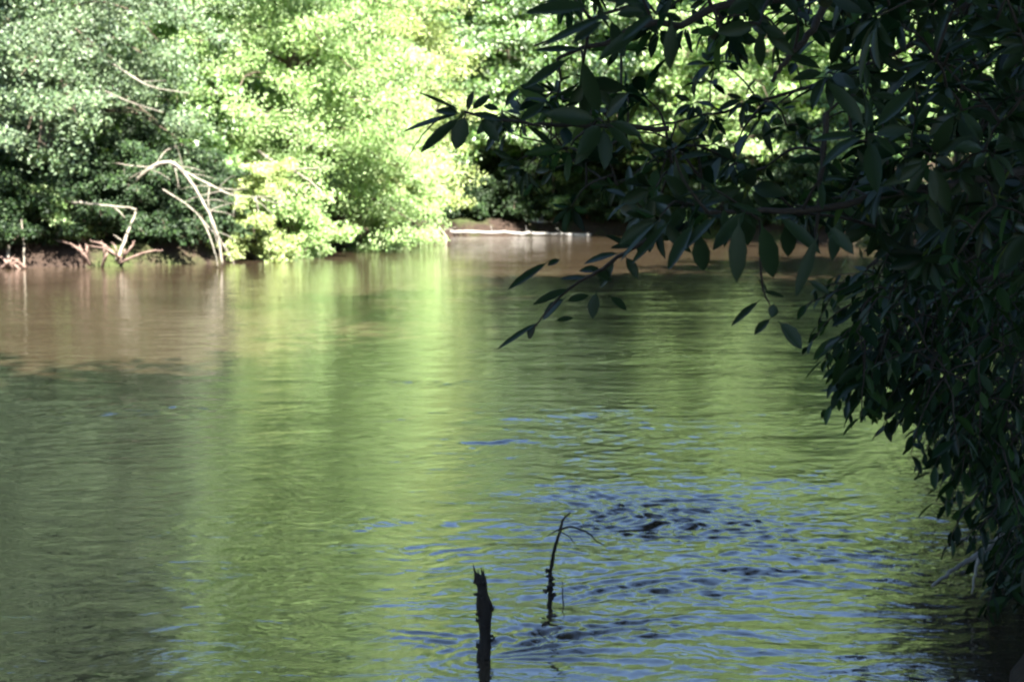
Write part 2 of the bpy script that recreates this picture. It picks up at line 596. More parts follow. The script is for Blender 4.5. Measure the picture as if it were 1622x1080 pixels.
make_tree('broadleaf_tree', 'yellow green tree behind the overhanging leaves, right of the dark recess', 'tree', (9.4, 60.0), 18, 5.4, 3.2, M_LIME, 16, side=(-1.9, .4),
          nlimb=64, ncl=11, per=95, L=.19, W=.11, clump=.7, prof=low_prof, rise=.35, droop=.45)
make_tree('broadleaf_tree', 'green tree seen in chinks at the right through the dark leaves', 'tree', (16.0, 51.5), 17, 5.2, 2.6, M_LIME, 17, side=(-1.6, .4),
          nlimb=64, ncl=11, per=95, L=.18, W=.105, clump=.7, prof=low_prof, rise=.35, droop=.45)
make_tree('broadleaf_tree', 'dark green tree leaning over the water above the bleached log', 'tree', (-.6, 67.0), 14, 4.4, 3.0, M_MID, 20, side=(-1.4, .5),
          nlimb=56, ncl=11, per=95, L=.19, W=.11, clump=.7, prof=low_prof, rise=.3, droop=.4)
make_tree('broadleaf_tree', 'dark green tree leaning over the water right of the bleached log', 'tree', (6.0, 64.0), 14, 5.0, 3.0, M_MID, 21, side=(-1.6, .5),
          nlimb=56, ncl=11, per=95, L=.19, W=.11, clump=.7, prof=low_prof, rise=.3, droop=.4)
GW = 'trees of the wood beyond the far bank'
protoB = make_tree('background_tree', 'background tree of the wood on the slope beyond the far bank', 'tree', (-16.5, 52), 18, 5.4, .8, M_MID, 18,
                   nlimb=54, ncl=10, per=80, L=.26, W=.15, clump=.85, prof=low_prof, group=GW, rise=.4, droop=.6)
protoC = make_tree('background_tree', 'background tree of the wood on the slope beyond the far bank', 'tree', (-11, 57), 19, 5.2, .8, M_LIME, 19,
                   nlimb=54, ncl=10, per=80, L=.26, W=.15, clump=.85, prof=low_prof, group=GW, rise=.4, droop=.6)
for i, (x, y, a, s, pr) in enumerate([(-20, 42, 1.0, .9, protoB), (-27, 42, 2.1, .9, protoC), (-15, 66, 3.0, 1.05, protoC), (-8.5, 70, .6, 1.0, protoC), (8.5, 75, 4.0, 1.0, protoB),
                                      (14.5, 68, 5.0, 1.0, protoC), (21, 60, 1.7, 1.0, protoC), (28, 60, 2.6, 1.0, protoC), (1.5, 82, .3, 1.0, protoC), (-9.5, 96, 1.3, 1.0, protoC),
                                      (-22, 58, 3.6, 1.0, protoC), (20, 76, .9, 1.05, protoB), (36, 66, 2.2, 1.05, protoB), (-11, 84, 2.9, 1.1, protoB), (8, 92, .2, 1.1, protoC), (-2.6, 88, 2.0, 1.15, protoC), (-4.6, 100, 1.1, 1.25, protoC), (-.5, 98, 4.1, 1.2, protoB),
                                      (-30, 56, 5.2, 1.0, protoB), (-20, 78, 4.4, 1.1, protoB), (30, 76, 3.3, 1.1, protoC), (15, 90, 1.9, 1.1, protoB), (3, 104, 2.5, 1.1, protoB), (-10, 104, 5.9, 1.1, protoC)]):
    dup(pr, (x, y, gz(x, y)), a, s)


# shrubs along the far waterline
def shrub(label, base, H, RAD, mat, seed, per=60, L=.12, W=.065, group='shrubs along the far waterline', nlimb=22, side=None):
    per, L, W = int(per * 1.6), L * .85, W * .85
    return make_tree('bank_shrub', label, 'shrub', base, H, RAD, .15, mat, seed, nlimb=nlimb, ncl=7, per=per, L=L, W=W, clump=.32, rise=.55, droop=.75,
                     trunk_r=.05, prof=lambda q: 1.0 - .4 * q, group=group, side=side)


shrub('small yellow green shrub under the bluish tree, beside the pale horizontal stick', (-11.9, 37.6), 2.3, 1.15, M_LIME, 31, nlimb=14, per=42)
shrub('shade-darkened shrub at the left edge of the far waterline', (-14.0, 37.3), 2.8, 1.4, M_SHADE, 32, nlimb=18, side=(-1.6, .4))
shrub('tall shade-darkened shrub behind the arch of the fallen tree', (-9.9, 39.3), 2.8, 1.5, M_SHADE, 43, nlimb=18, side=(-1.6, .5))
shrub('dark low shrub behind the reddish roots', (-10.9, 38.3), 1.7, 1.0, M_SHADE, 44, nlimb=14)
shrub('dark low shrub in the hollow under the fallen tree', (-8.9, 39.3), 1.6, 1.0, M_SHADE, 45, nlimb=14)  # the hollow's shade is put into this shrub's leaf colour
for x, y, m, sd, lb in [(-13.4, 36.9, M_SHADE, 91, 'shade-darkened shrub trailing to the waterline at the left edge'),
                        (-10.2, 38.2, M_SHADE, 92, 'shade-darkened shrub trailing behind the leaning stick'),
                        (-8.6, 39.9, M_SHADE, 93, 'shade-darkened shrub trailing over the hollow of the fallen tree'),
                        (-11.3, 37.6, M_SHADE, 94, 'shade-darkened shrub trailing over the reddish roots')]:
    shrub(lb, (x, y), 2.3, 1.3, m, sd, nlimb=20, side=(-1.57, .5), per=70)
shrub('dark low shrub left of the pale horizontal stick', (-13.0, 38.0), 1.7, 1.0, M_SHADE, 46, nlimb=14)
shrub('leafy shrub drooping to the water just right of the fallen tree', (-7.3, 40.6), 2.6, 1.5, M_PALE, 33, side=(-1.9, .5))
shrub('low bright shrub dipping leaves in the water below the yellow green tree', (-6.0, 42.6), 2.2, 1.5, M_LIME, 34, side=(-1.7, .5))
shrub('yellow green shrub above the pinkish bare bank', (-5.0, 47.0), 3.2, 1.8, M_LIME, 35, side=(-1.2, .4), per=66)
shrub('bright rounded shrub overhanging the water at the right end of the left bank', (-4.3, 52.5), 4.2, 2.1, M_LIME, 36, side=(-.9, .5), per=75)
shrub('low dark bush at the left end of the shaded recess', (-.9, 66.2), 2.4, 1.9, M_SHADE, 47, per=60, L=.16, W=.09)  # recess bushes: the shade there is painted into their leaf colour
shrub('low dark bush beside the left end of the bleached log', (-2.6, 64.8), 2.0, 1.4, M_SHADE, 49, per=60, L=.16, W=.09)
shrub('low dark bush in the middle of the shaded recess', (3.9, 65.2), 2.6, 2.0, M_SHADE, 48, per=60, L=.16, W=.09)
shrub('dark bush in the shaded recess behind the bleached log', (1.4, 66.0), 3.8, 2.6, M_SHADE, 37, per=60, L=.16, W=.09)
shrub('dark bush in the shade right of the bleached log', (6.2, 63.6), 4.0, 2.8, M_SHADE, 38, per=60, L=.16, W=.09)
shrub('dark bush on the far bank behind the hanging leaves', (11.0, 56.0), 3.6, 2.6, M_SHADE, 39, per=60, L=.16, W=.09)
shrub('sunlit shrub spray in front of the dark recess', (1.9, 64.8), 3.4, 1.2, M_LIME, 40, per=40, nlimb=10, L=.15, W=.08)


GU = 'understorey shrubs on the far bank'
protoU = make_tree('understorey_shrub', 'understorey shrub among the trees of the far bank', 'shrub', (-9.6, 41.5), 4.2, 2.1, .1, M_MID, 41, nlimb=26, ncl=8, per=70, L=.17, W=.10,
                   clump=.42, rise=.7, droop=.8, trunk_r=.05, prof=lambda q: 1.0 - .4 * q, group=GU)
protoV = make_tree('understorey_shrub', 'understorey shrub among the trees of the far bank', 'shrub', (-9.0, 47.5), 4.6, 2.2, .1, M_LIME, 42, nlimb=26, ncl=8, per=70, L=.17, W=.10,
                   clump=.42, rise=.7, droop=.8, trunk_r=.05, prof=lambda q: 1.0 - .4 * q, group=GU)
for x, y, a, s, pr in [(-15.5, 40.5, .5, 1, protoU), (-13.4, 43, 2, 1.1, protoU), (-11.2, 45, 3, 1, protoV), (-6.2, 51, 4, 1.1, protoV), (-7.2, 55, 5, 1.1, protoV), (-17.5, 45, 1, 1.2, protoU),
                       (-9.6, 53, .2, 1.2, protoV), (-12.5, 49, 4.4, 1.2, protoV), (-19, 38.5, 3.3, 1, protoU), (-5.4, 65.0, 1.4, 1.0, protoV), (-2.6, 71, 2.2, .75, protoV), (.6, 74, 3.9, 1.2, protoV),
                       (6, 70.5, .9, 1.3, protoU), (12.5, 64, 2.7, 1.3, protoV), (14, 57.5, 5.1, 1.2, protoU), (19.5, 52, 1.8, 1.2, protoV), (-23, 39, .1, 1.1, protoU), (-14.6, 54, 2.5, 1.3, protoV),
                       (8.6, 66.5, 4.2, 1.2, protoU), (-6.4, 66, 3.1, 1.3, protoV), (3, 78, .6, 1.4, protoV)]:
    dup(pr, (x, y, gz(x, y)), a, s)

r0 = np.random.default_rng(5)
protoL = None
for x, y in [(-1.6, 64.75), (0.1, 65.2), (1.8, 65.25), (3.4, 64.8), (4.9, 63.3), (6.4, 61.4), (7.9, 59.4), (9.4, 57.2), (10.8, 55.0), (12.3, 52.4), (14.0, 50.3)]:  # bush row in the same shade-coloured leaves, darkening the waterline
    if protoL is None:
        protoL = make_tree('waterside_bush', 'low dark bush in the row along the shaded far waterline', 'shrub', (x, y), 1.7, 1.15, .1, M_SHADE, 50, nlimb=20, ncl=7, per=80,
                           L=.13, W=.075, clump=.32, rise=.5, droop=.8, trunk_r=.04, prof=lambda q: 1.0 - .4 * q, group='low bushes along the shaded far waterline')
    else:
        dup(protoL, (x, y, gz(x, y)), r0.uniform(0, 6), r0.uniform(.85, 1.35))

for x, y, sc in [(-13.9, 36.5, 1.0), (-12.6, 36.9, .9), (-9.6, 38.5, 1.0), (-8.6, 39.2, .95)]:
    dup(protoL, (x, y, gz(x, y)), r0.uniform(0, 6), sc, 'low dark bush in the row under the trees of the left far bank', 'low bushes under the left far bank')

# ------------------------------------------------------------------ dead wood on the far bank
def branch_thing(name, label, cat, lines, mat, group=None, seed=0, k=6, part='limb', thick=1.0):
    rng = np.random.default_rng(seed)
    b = np.array(lines[0][0][0] if not isinstance(lines[0][0][0], (int, float)) else at(*lines[0][0]))
    t = thing(name, label, cat, tuple(b), group)
    for i, (pts, r0, r1) in enumerate(lines):
        P = np.array([at(*p) for p in pts])
        n = max(8, 5 * len(pts))
        r0, r1 = r0 * thick, r1 * thick
        Q = smooth_path(P, n)
        Q += rng.normal(0, .25, Q.shape) * min(r0, .12) * np.linspace(.2, 1, n)[:, None]
        mb = MB()
        mb.tube(Q, np.linspace(r0, r1, n), k, rng, .15)
        mb.build('stem' if i == 0 else part, mat, t, off=b)
    return t


def twigs(pts, n, seed, len_px=26):
    r = np.random.default_rng(seed)
    out = []
    for i in range(n):
        k = r.uniform(0, len(pts) - 1.001)
        a, b = np.array(pts[int(k)]), np.array(pts[int(k) + 1])
        p = a + (b - a) * (k - int(k))
        d = np.array([r.normal(.4, .8), r.normal(.25, .7)])
        d = d / np.linalg.norm(d) * len_px * r.uniform(.5, 1.5)
        y1 = min(p[1] + d[1], 418)
        y2 = min(p[1] + d[1] * 1.6 + 5, 422)
        out.append(([tuple(p), (p[0] + d[0], y1, p[2] - .15), (p[0] + d[0] * 1.7, y2, p[2] - .3)], .02, .006))
    return out


ARCH = [(236, 268, 37.3), (272, 258, 37.1), (302, 288, 36.8), (330, 336, 36.6), (346, 378, 36.5)]
ARM = [(270, 260, 37.1), (335, 294, 36.9), (372, 310, 36.7), (412, 312, 36.4)]
branch_thing('fallen_tree', 'pale dead tree arching from the left bank down into the water', 'dead tree', [
    ([(196, 306, 37.6), (236, 268, 37.3), (272, 258, 37.1), (302, 288, 36.8), (330, 336, 36.6), (346, 378, 36.5), (352, 420, 36.4)], .09, .045),
    ([(270, 260, 37.1), (335, 294, 36.9), (372, 310, 36.7), (412, 312, 36.4)], .06, .015),
    ([(345, 298, 36.9), (375, 300, 36.7), (402, 290, 36.5)], .025, .008),
    ([(332, 292, 36.9), (330, 322, 36.8), (338, 352, 36.6)], .03, .012),
    ([(246, 263, 37.2), (262, 240, 37.3), (290, 228, 37.4)], .04, .012),
    ([(240, 266, 37.2), (205, 262, 37.0), (178, 258, 36.8)], .035, .01),
    ([(258, 300, 37.3), (298, 326, 37.0), (322, 352, 36.8), (340, 398, 36.6), (345, 422, 36.5)], .035, .02),
    ([(322, 350, 36.8), (356, 390, 36.4), (372, 420, 36.2)], .022, .01),
    ([(205, 296, 37.5), (198, 282, 37.4), (196, 268, 37.3)], .03, .01)] + twigs(ARCH, 14, 3) + twigs(ARM, 9, 4), M_DEAD, seed=1, thick=.58)
branch_thing('bare_branch', 'pale straight stick jutting level from the left bank', 'branch', [
    ([(66, 311, 37.0), (100, 318, 36.8), (150, 324, 36.6), (216, 332, 36.3)], .055, .02),
    ([(178, 327, 36.5), (190, 336, 36.4), (198, 346, 36.3)], .022, .008)], M_DEAD, 'bare sticks on the left bank', seed=2)
branch_thing('bare_branch', 'pale stick leaning up out of the reddish roots', 'branch', [
    ([(184, 414, 36.6), (196, 385, 36.8), (208, 355, 37.0), (216, 336, 37.1)], .05, .02),
    ([(197, 384, 36.8), (180, 372, 36.7)], .02, .008)], M_DEAD, 'bare sticks on the left bank', seed=3)
branch_thing('bare_branch', 'grey upright stick at the left edge of the bank', 'branch', [
    ([(14, 418, 36.2), (12, 380, 36.3), (5, 330, 36.4)], .06, .03)], M_DEAD, 'bare sticks on the left bank', seed=4)
branch_thing('bare_branch', 'thin grey upright stick standing in the water right of the edge', 'branch', [
    ([(38, 428, 36.0), (38, 390, 36.1), (34, 345, 36.2)], .025, .012)], M_DEAD, 'bare sticks on the left bank', seed=5)
branch_thing('bare_branch', 'upper pale bough slanting across the bluish green tree', 'branch', [
    ([(150, 84, 38.5), (195, 112, 36.2), (240, 138, 35.4), (300, 148, 34.9)], .05, .015),
    ([(225, 130, 35.6), (262, 128, 35.1)], .02, .008)], M_DEAD, 'pale boughs in the bluish green tree', seed=6, thick=.6)
branch_thing('bare_branch', 'lower pale bough slanting across the bluish green tree', 'branch', [
    ([(140, 132, 38.5), (170, 146, 36.2), (215, 165, 35.4), (258, 178, 35.0)], .045, .012)], M_DEAD, 'pale boughs in the bluish green tree', seed=7, thick=.6)
branch_thing('bare_branch', 'pale bough poking from the yellow green leaves right of the fallen tree', 'branch', [
    ([(410, 240, 43.5), (436, 258, 41.5), (470, 268, 40.8), (520, 264, 40.2)], .06, .015),
    ([(455, 265, 41), (492, 288, 40.4), (515, 310, 40.0)], .03, .01)], M_DEAD, seed=8)
branch_thing('bare_branch', 'small white forked twig hanging into the water near the bleached log', 'branch', [
    ([(684, 352, 54), (700, 366, 53.4), (707, 378, 53.2), (704, 402, 53.0)], .05, .02),
    ([(700, 366, 53.4), (722, 360, 53)], .03, .012),
    ([(706, 377, 53.2), (692, 372, 53)], .025, .01)], M_DEAD, seed=9)
rng = np.random.default_rng(77)
lines = []
for i in range(13):
    x0 = rng.uniform(128, 205)
    y0 = rng.uniform(408, 424)
    x1 = x0 + rng.normal(0, 26)
    y1 = y0 - rng.uniform(14, 34)
    lines.append(([(x0, y0, 36.5), ((x0 + x1) / 2 + rng.normal(0, 6), (y0 + y1) / 2 - 6, 36.3), (x1, y1, 36.7)], rng.uniform(.03, .055), .012))
branch_thing('root_tangle', 'reddish tangle of exposed roots at the foot of the left bank', 'roots', lines, M_ROOT, seed=10, part='root')
lines = []
for i in range(6):
    x0 = rng.uniform(0, 40)
    y0 = rng.uniform(420, 430)
    lines.append(([(x0, y0, 36.0), (x0 + rng.normal(0, 12), y0 - 10, 35.9), (x0 + rng.normal(0, 24), y0 - rng.uniform(8, 22), 36.2)], .05, .015))
branch_thing('root_tangle', 'small pale root clump at the left edge of the waterline', 'roots', lines, M_ROOT, seed=11, part='root')


def log(label, a, b, r, seed, group=None):
    rng = np.random.default_rng(seed)
    a, b = np.array(a), np.array(b)
    n = 24
    u = np.linspace(0, 1, n)[:, None]
    P = a + (b - a) * u + rng.normal(0, .02, (n, 3))
    mid = tuple((a + b) / 2)
    mb = MB()
    mb.tube(P, r * (1 - .35 * u[:, 0]) * (1 + rng.normal(0, .05, n)), 10, rng, .08)
    for f in (.3, .55, .8):
        p = a + (b - a) * f
        q = p + np.array([rng.normal(0, .15), -.1, rng.uniform(.2, .35)])
        mb.tube([p, (p + q) / 2, q], [r * .3, r * .22, r * .12], 6)
    o = mb.build('driftwood_log', M_LOG, off=mid)
    o.location = mid
    return tag(o, label, 'log', group)


wl = 62.0
log('long bleached log lying in sun along the far waterline', at(712, 367, wl), at(935, 372, wl), .08, 51)
log('short pale log on the dark far bank above the long log', at(836, 351, 65.0), at(884, 354, 64.8), .12, 52)

# ------------------------------------------------------------------ foreground: broken stake and forked twig in the current
rng = np.random.default_rng(5)
t = thing('broken_stake', 'dark rotten broken stake standing in the near water', 'stake', (STK[0], STK[1], 0))
n = 26
hz = np.linspace(-.5, at(766, 912, STK[1])[2], n)
lean = np.stack([.012 * np.sin(hz * 9) - .012 * np.clip(hz, 0, 1) / .35, .01 * np.cos(hz * 7), hz], 1)
rad = np.interp(hz, [-.5, 0, .12, .2, .30, .335], [.033, .031, .027, .033, .028, .017])
mb = MB()
mb.tube(lean, rad * (1 + rng.normal(0, .09, n)), 12, rng, .22)
top = lean[-1]
for i in range(11):                                               # torn slivers at the break
    a = i * 2 * PI / 11 + rng.normal(0, .2)
    p = top + np.array([.02 * math.cos(a), .02 * math.sin(a), -.03])
    h = rng.uniform(.012, .035) if i != 6 else .058
    mb.tube([p, p + np.array([.002, 0, h * .6]), p + np.array([-.006 + rng.normal(0, .003), 0, h + .03])], [.011, .007, .001], 5)
for i in range(17):                                               # bark flakes standing off the side
    a = rng.uniform(0, 2 * PI)
    z = rng.uniform(.02, top[2])
    r0 = np.interp(z, hz, rad)
    e = np.array([math.cos(a), math.sin(a), 0])
    c = np.array([np.interp(z, hz, lean[:, 0]), np.interp(z, hz, lean[:, 1]), z])
    mb.tube([c + e * r0 * .8, c + e * (r0 + .006), c + e * (r0 + rng.uniform(.004, .022)) + np.array([0, 0, rng.uniform(-.02, .03)])], [rng.uniform(.006, .014), .006, .001], 4)
mb.build('post', M_STUMP, t)

Yt = TWG[1]
t = branch_thing('forked_twig', 'thin dark forked twig bowing over the near riffle', 'twig', [
    ([(869, 975, Yt), (872, 930, Yt), (872, 905, Yt), (878, 870, Yt - .02), (888, 838, Yt - .03), (893, 820, Yt - .03), (903, 811, Yt - .03)], .013, .004),
    ([(889, 838, Yt - .03), (905, 834, Yt - .05), (930, 843, Yt - .08), (946, 857, Yt - .1), (962, 866, Yt - .1)], .006, .0025),
    ([(889, 838, Yt - .03), (880, 841, Yt), (868, 848, Yt + .02)], .005, .002),
    ([(888, 842, Yt - .03), (902, 850, Yt - .02), (910, 862, Yt)], .003, .0015)], M_TWIG, seed=12, part='side_twig')
mb = MB()
for i in range(14):
    c = at(871 + rng.normal(0, 3), 905 + i * 3.0, Yt - .01)
    e = rng.normal(0, .014, 3)
    mb.tube([c, c + e * .6, c + e], [.012, .009, .002], 5)
mb.build('debris', M_STUMP, t, off=np.array(t.location))
branch_thing('water_twig', 'very short thin twig poking from the riffle right of the forked twig', 'twig', [
    ([(893, 965, Yt + .02), (891, 940, Yt + .02), (891, 920, Yt + .02)], .004, .002)], M_TWIG, seed=13)


# ------------------------------------------------------------------ overhanging shrubs on the near right bank
class Bush:
    def __init__(self, name, label, cat, base, mleaf, mbark, seed, group=None):
        self.rng = np.random.default_rng(seed)
        self.base = np.array(base, float)
        self.t = thing(name, label, cat, tuple(self.base), group)
        self.wood, self.leaf = MB(), MB()
        self.nodes = [self.base]
        self.mleaf, self.mbark = mleaf, mbark

    def stem(self, P, r0, r1):
        P = np.array(P, float)
        n = 5 * len(P)
        Q = smooth_path(P, n)
        Q += self.rng.normal(0, .25 * r0, Q.shape)
        self.wood.tube(Q, np.linspace(r0, r1, n), 7, self.rng, .1)
        self.nodes += list(Q)

    def whorl(self, c, axis, n, L, asp, droop=.35, spread=1.1):
        r = self.rng
        axis = unit(np.array(axis, float))
        a = unit(np.cross(axis, r.normal(size=3)))
        b = np.cross(axis, a)
        k = np.arange(n) * 2 * PI / n + r.normal(0, .35, n)
        out = np.cos(k)[:, None] * a + np.sin(k)[:, None] * b
        d = unit(out * spread * r.uniform(.6, 1.2, (n, 1)) + axis * r.uniform(.2, .9, (n, 1)) + np.array([0, 0, -droop]) * r.uniform(.4, 1.8, (n, 1)))
        nn = unit(axis - out * .3 + np.array([0, 0, .5]) + r.normal(0, .35, (n, 3)))
        l = L * r.uniform(.65, 1.2, n)
        leaves(self.leaf, c + d * .012, d, nn, l, l * asp * r.uniform(.85, 1.15, n), curl=r.uniform(.02, .3, n))

    def spray(self, c, dirv, n, L, asp, step, droop=.4):
        """alternate leaves along a short drooping shoot"""
        r = self.rng
        d = unit(np.array(dirv, float))
        P = [np.array(c, float)]
        for i in range(n):
            d = unit(d + np.array([0, 0, -.10]) + r.normal(0, .08, 3))
            P.append(P[-1] + d * step)
        P = np.array(P)
        self.wood.tube(P, np.linspace(.004, .002, len(P)), 4)
        s = unit(np.cross(d, [0, 0, 1]) + 1e-4)
        for i in range(1, len(P)):
            sg = 1 if i % 2 else -1
            dd = unit(d * .6 + s * sg * .8 + np.array([0, 0, -droop]) + r.normal(0, .25, 3))
            nn = unit(np.array([0, 0, 1.0]) - dd * .2 + r.normal(0, .4, 3))
            l = L * r.uniform(.65, 1.2)
            leaves(self.leaf, P[i], dd, nn, l, l * asp, curl=r.uniform(.02, .25))

    def link(self, c, r0=.007):
        """a twig from the nearest wood that lies nearer the root"""
        nd = np.array(self.nodes)
        c = np.array(c)
        dd = np.linalg.norm(nd - c, axis=1) + .25 * np.maximum(0, np.linalg.norm(nd - self.base, axis=1) - np.linalg.norm(c - self.base))
        p = nd[np.argmin(dd)]
        ln = np.linalg.norm(c - p)
        m = (p + c) / 2 + self.rng.normal(0, .06, 3) * ln + np.array([0, 0, .10 * ln])
        Q = smooth_path([p, m, c], 7)
        self.wood.tube(Q, np.linspace(min(.014, r0 * (.6 + ln)), .0025, 7), 5)
        self.nodes += list(Q[2:])
        return unit(c - m)

    def xleaf(self, bx, by, tx, ty, Y, w, tilt=None, dY=None):
        """one leaf from base to tip"""
        r = self.rng
        b = at(bx, by, Y)
        tp = at(tx, ty, Y + (r.normal(0, .02) if dY is None else dY))
        d = tp - b
        l = np.linalg.norm(d)
        v = unit(CAM - b)
        nn = unit(v * r.uniform(.6, 1) + np.array([0, 0, .8]) + r.normal(0, .2, 3)) if tilt is None else unit(np.array(tilt, float))
        leaves(self.leaf, b, d, nn, l * 1.02, w * Y / FPX, curl=r.uniform(-.05, .08))

    def done(self):
        self.wood.build('stems', self.mbark, self.t, off=self.base)
        self.leaf.build('foliage', self.mleaf, self.t, off=self.base)


def inpoly(px, py, poly):
    c = False
    n = len(poly)
    for i in range(n):
        (x1, y1), (x2, y2) = poly[i], poly[(i + 1) % n]
        if (y1 > py) != (y2 > py) and px < (x2 - x1) * (py - y1) / (y2 - y1) + x1:
            c = not c
    return c


def scatter(rng, poly, n, Y0, Y1):
    xs = [p[0] for p in poly]
    ys = [p[1] for p in poly]
    out = []
    while len(out) < n:
        x, y = rng.uniform(min(xs), max(xs)), rng.uniform(min(ys), max(ys))
        if inpoly(x, y, poly):
            out.append(at(x, y, rng.uniform(Y0, Y1)))
    return out


# --- the large-leaved rhododendron arching over the top right of the view
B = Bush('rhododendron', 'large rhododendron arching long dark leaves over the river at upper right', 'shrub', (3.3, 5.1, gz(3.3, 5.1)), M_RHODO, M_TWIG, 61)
B.stem([(3.3, 5.1, .8), (3.0, 5.0, 1.6), (2.6, 4.9, 2.25), (1.9, 4.8, 2.62), (1.2, 4.7, 2.66), (.6, 4.6, 2.56), (.15, 4.5, 2.40)], .045, .006)
B.stem([(2.6, 4.9, 2.25), (1.9, 4.6, 2.12), (1.35, 4.3, 2.02), (.9, 4.1, 1.95), (.55, 4.0, 1.93)], .022, .006)
B.stem([(3.0, 5.0, 1.6), (2.9, 5.6, 2.6), (2.4, 6.2, 3.2), (1.6, 6.8, 3.25), (.8, 7.2, 3.0), (.1, 7.4, 2.72)], .035, .006)
B.stem([(2.4, 6.2, 3.2), (1.9, 6.6, 2.7), (1.3, 7.0, 2.45), (.6, 7.4, 2.3)], .018, .005)
B.stem([(3.0, 5.0, 1.6), (2.4, 4.0, 2.4), (1.7, 3.3, 2.62), (1.0, 2.9, 2.55), (.45, 2.7, 2.42)], .028, .006)
B.stem([at(1335, -40, 4.4), at(1290, 40, 4.35), at(1250, 90, 4.3), at(1225, 130, 4.3)], .014, .006)
B.stem([at(1310, 180, 4.2), at(1300, 270, 4.15), at(1296, 340, 4.1), at(1285, 410, 4.1)], .010, .004)
B.stem([at(1060, 205, 4.4), at(950, 200, 4.35), at(850, 196, 4.3), at(735, 180, 4.3)], .009, .004)
B.stem([at(1075, 350, 4.4), at(1000, 395, 4.5), at(950, 428, 4.55), at(905, 455, 4.6), at(872, 488, 4.6), at(845, 520, 4.6)], .008, .0025)
B.stem([at(1205, 350, 4.15), at(1204, 400, 4.2), at(1208, 455, 4.2), at(1226, 495, 4.2)], .005, .0018)
B.stem([at(700, 185, 4.3), at(668, 215, 4.3), at(640, 262, 4.3)], .003, .001)
top_poly = [(845, -60), (1420, -60), (1420, 330), (1340, 360), (1250, 330), (1050, 345), (960, 330), (960, 250), (880, 250), (830, 210), (880, 120), (880, 40)]
rng = np.random.default_rng(62)
pts = scatter(rng, [(880, -80), (1440, -80), (1440, 60), (1150, 70), (1000, 40), (900, 40)], 46, 3.6, 6.5)
pts += scatter(rng, top_poly, 58, 4.0, 7.6)
pts += scatter(rng, [(950, 250), (1420, 250), (1400, 365), (1010, 360)], 26, 3.9, 6.5)
pts += scatter(rng, [(760, 170), (1000, 120), (1000, 330), (870, 330), (790, 240)], 30, 5.4, 8.0)
pts += scatter(rng, [(1330, -60), (1700, -60), (1700, 420), (1390, 400)], 300, 3.8, 7.8)
pts.sort(key=lambda p: np.linalg.norm(p - B.base))
for c in pts:
    ax = B.link(c)
    B.whorl(c, ax + np.array([0, 0, .25]), rng.integers(5, 9), rng.uniform(.085, .15), rng.uniform(.24, .42))
# the sprays that stand out against the far bank and the water
for a in [(945, 10, 832, 16, 2.7, 30), (965, 22, 858, 78, 2.75, 24), (1022, 40, 948, 96, 2.8, 22), (960, 30, 905, 70, 2.8, 18), (1020, 5, 950, 2, 2.75, 26), (1040, 20, 985, 62, 2.7, 22),
          (930, 78, 846, 80, 4.2, 16), (905, 90, 830, 140, 4.2, 20), (1065, 30, 1060, 110, 2.9, 24),
          (735, 178, 640, 210, 4.3, 20), (733, 182, 668, 242, 4.3, 22), (738, 180, 722, 236, 4.3, 30), (740, 178, 750, 145, 4.3, 14), (735, 178, 664, 146, 4.3, 8),
          (740, 180, 795, 192, 4.3, 20), (745, 176, 776, 150, 4.3, 14), (730, 180, 690, 176, 4.3, 18), (760, 185, 790, 225, 4.3, 20), (800, 190, 770, 240, 4.3, 18),
          (820, 195, 862, 165, 4.3, 18), (830, 196, 880, 235, 4.3, 20),
          (872, 412, 806, 458, 4.6, 16), (905, 455, 845, 481, 4.6, 15), (897, 470, 860, 506, 4.6, 26), (858, 507, 788, 552, 4.6, 13), (850, 512, 836, 536, 4.6, 18), (878, 508, 908, 504, 4.6, 10),
          (895, 478, 932, 468, 4.6, 15), (945, 460, 938, 504, 4.6, 20), (965, 468, 992, 490, 4.6, 16), (942, 440, 888, 444, 4.6, 16), (935, 425, 968, 446, 4.6, 20), (888, 410, 868, 420, 4.6, 12),
          (975, 412, 950, 455, 4.6, 20), (985, 400, 925, 415, 4.6, 18), (1000, 395, 960, 372, 4.6, 20), (990, 405, 1010, 440, 4.6, 18), (955, 428, 918, 428, 4.6, 18), (1010, 390, 968, 392, 4.6, 16),
          (1100, 350, 1060, 428, 3.7, 26), (1108, 368, 1114, 428, 3.7, 30), (1170, 345, 1167, 446, 3.7, 30), (1205, 350, 1226, 440, 3.7, 34), (1296, 370, 1262, 468, 3.7, 22),
          (1065, 345, 1003, 420, 3.8, 18), (1046, 346, 980, 410, 3.8, 16), (1310, 356, 1352, 402, 3.8, 22), (1140, 338, 1085, 392, 3.7, 24), (1250, 345, 1248, 405, 3.9, 26), (1185, 330, 1130, 395, 3.9, 26),
          (1230, 340, 1300, 400, 3.9, 24), (1330, 345, 1318, 412, 3.9, 22),
          (1206, 461, 1240, 471, 4.2, 13), (1206, 474, 1158, 514, 4.2, 15), (1226, 480, 1222, 503, 4.2, 18), (1222, 503, 1196, 530, 4.2, 18), (1232, 508, 1268, 552, 4.2, 30), (1278, 443, 1312, 466, 4.2, 15),
          (1200, 440, 1216, 462, 4.2, 6)]:
    B.xleaf(*a)
B.done()

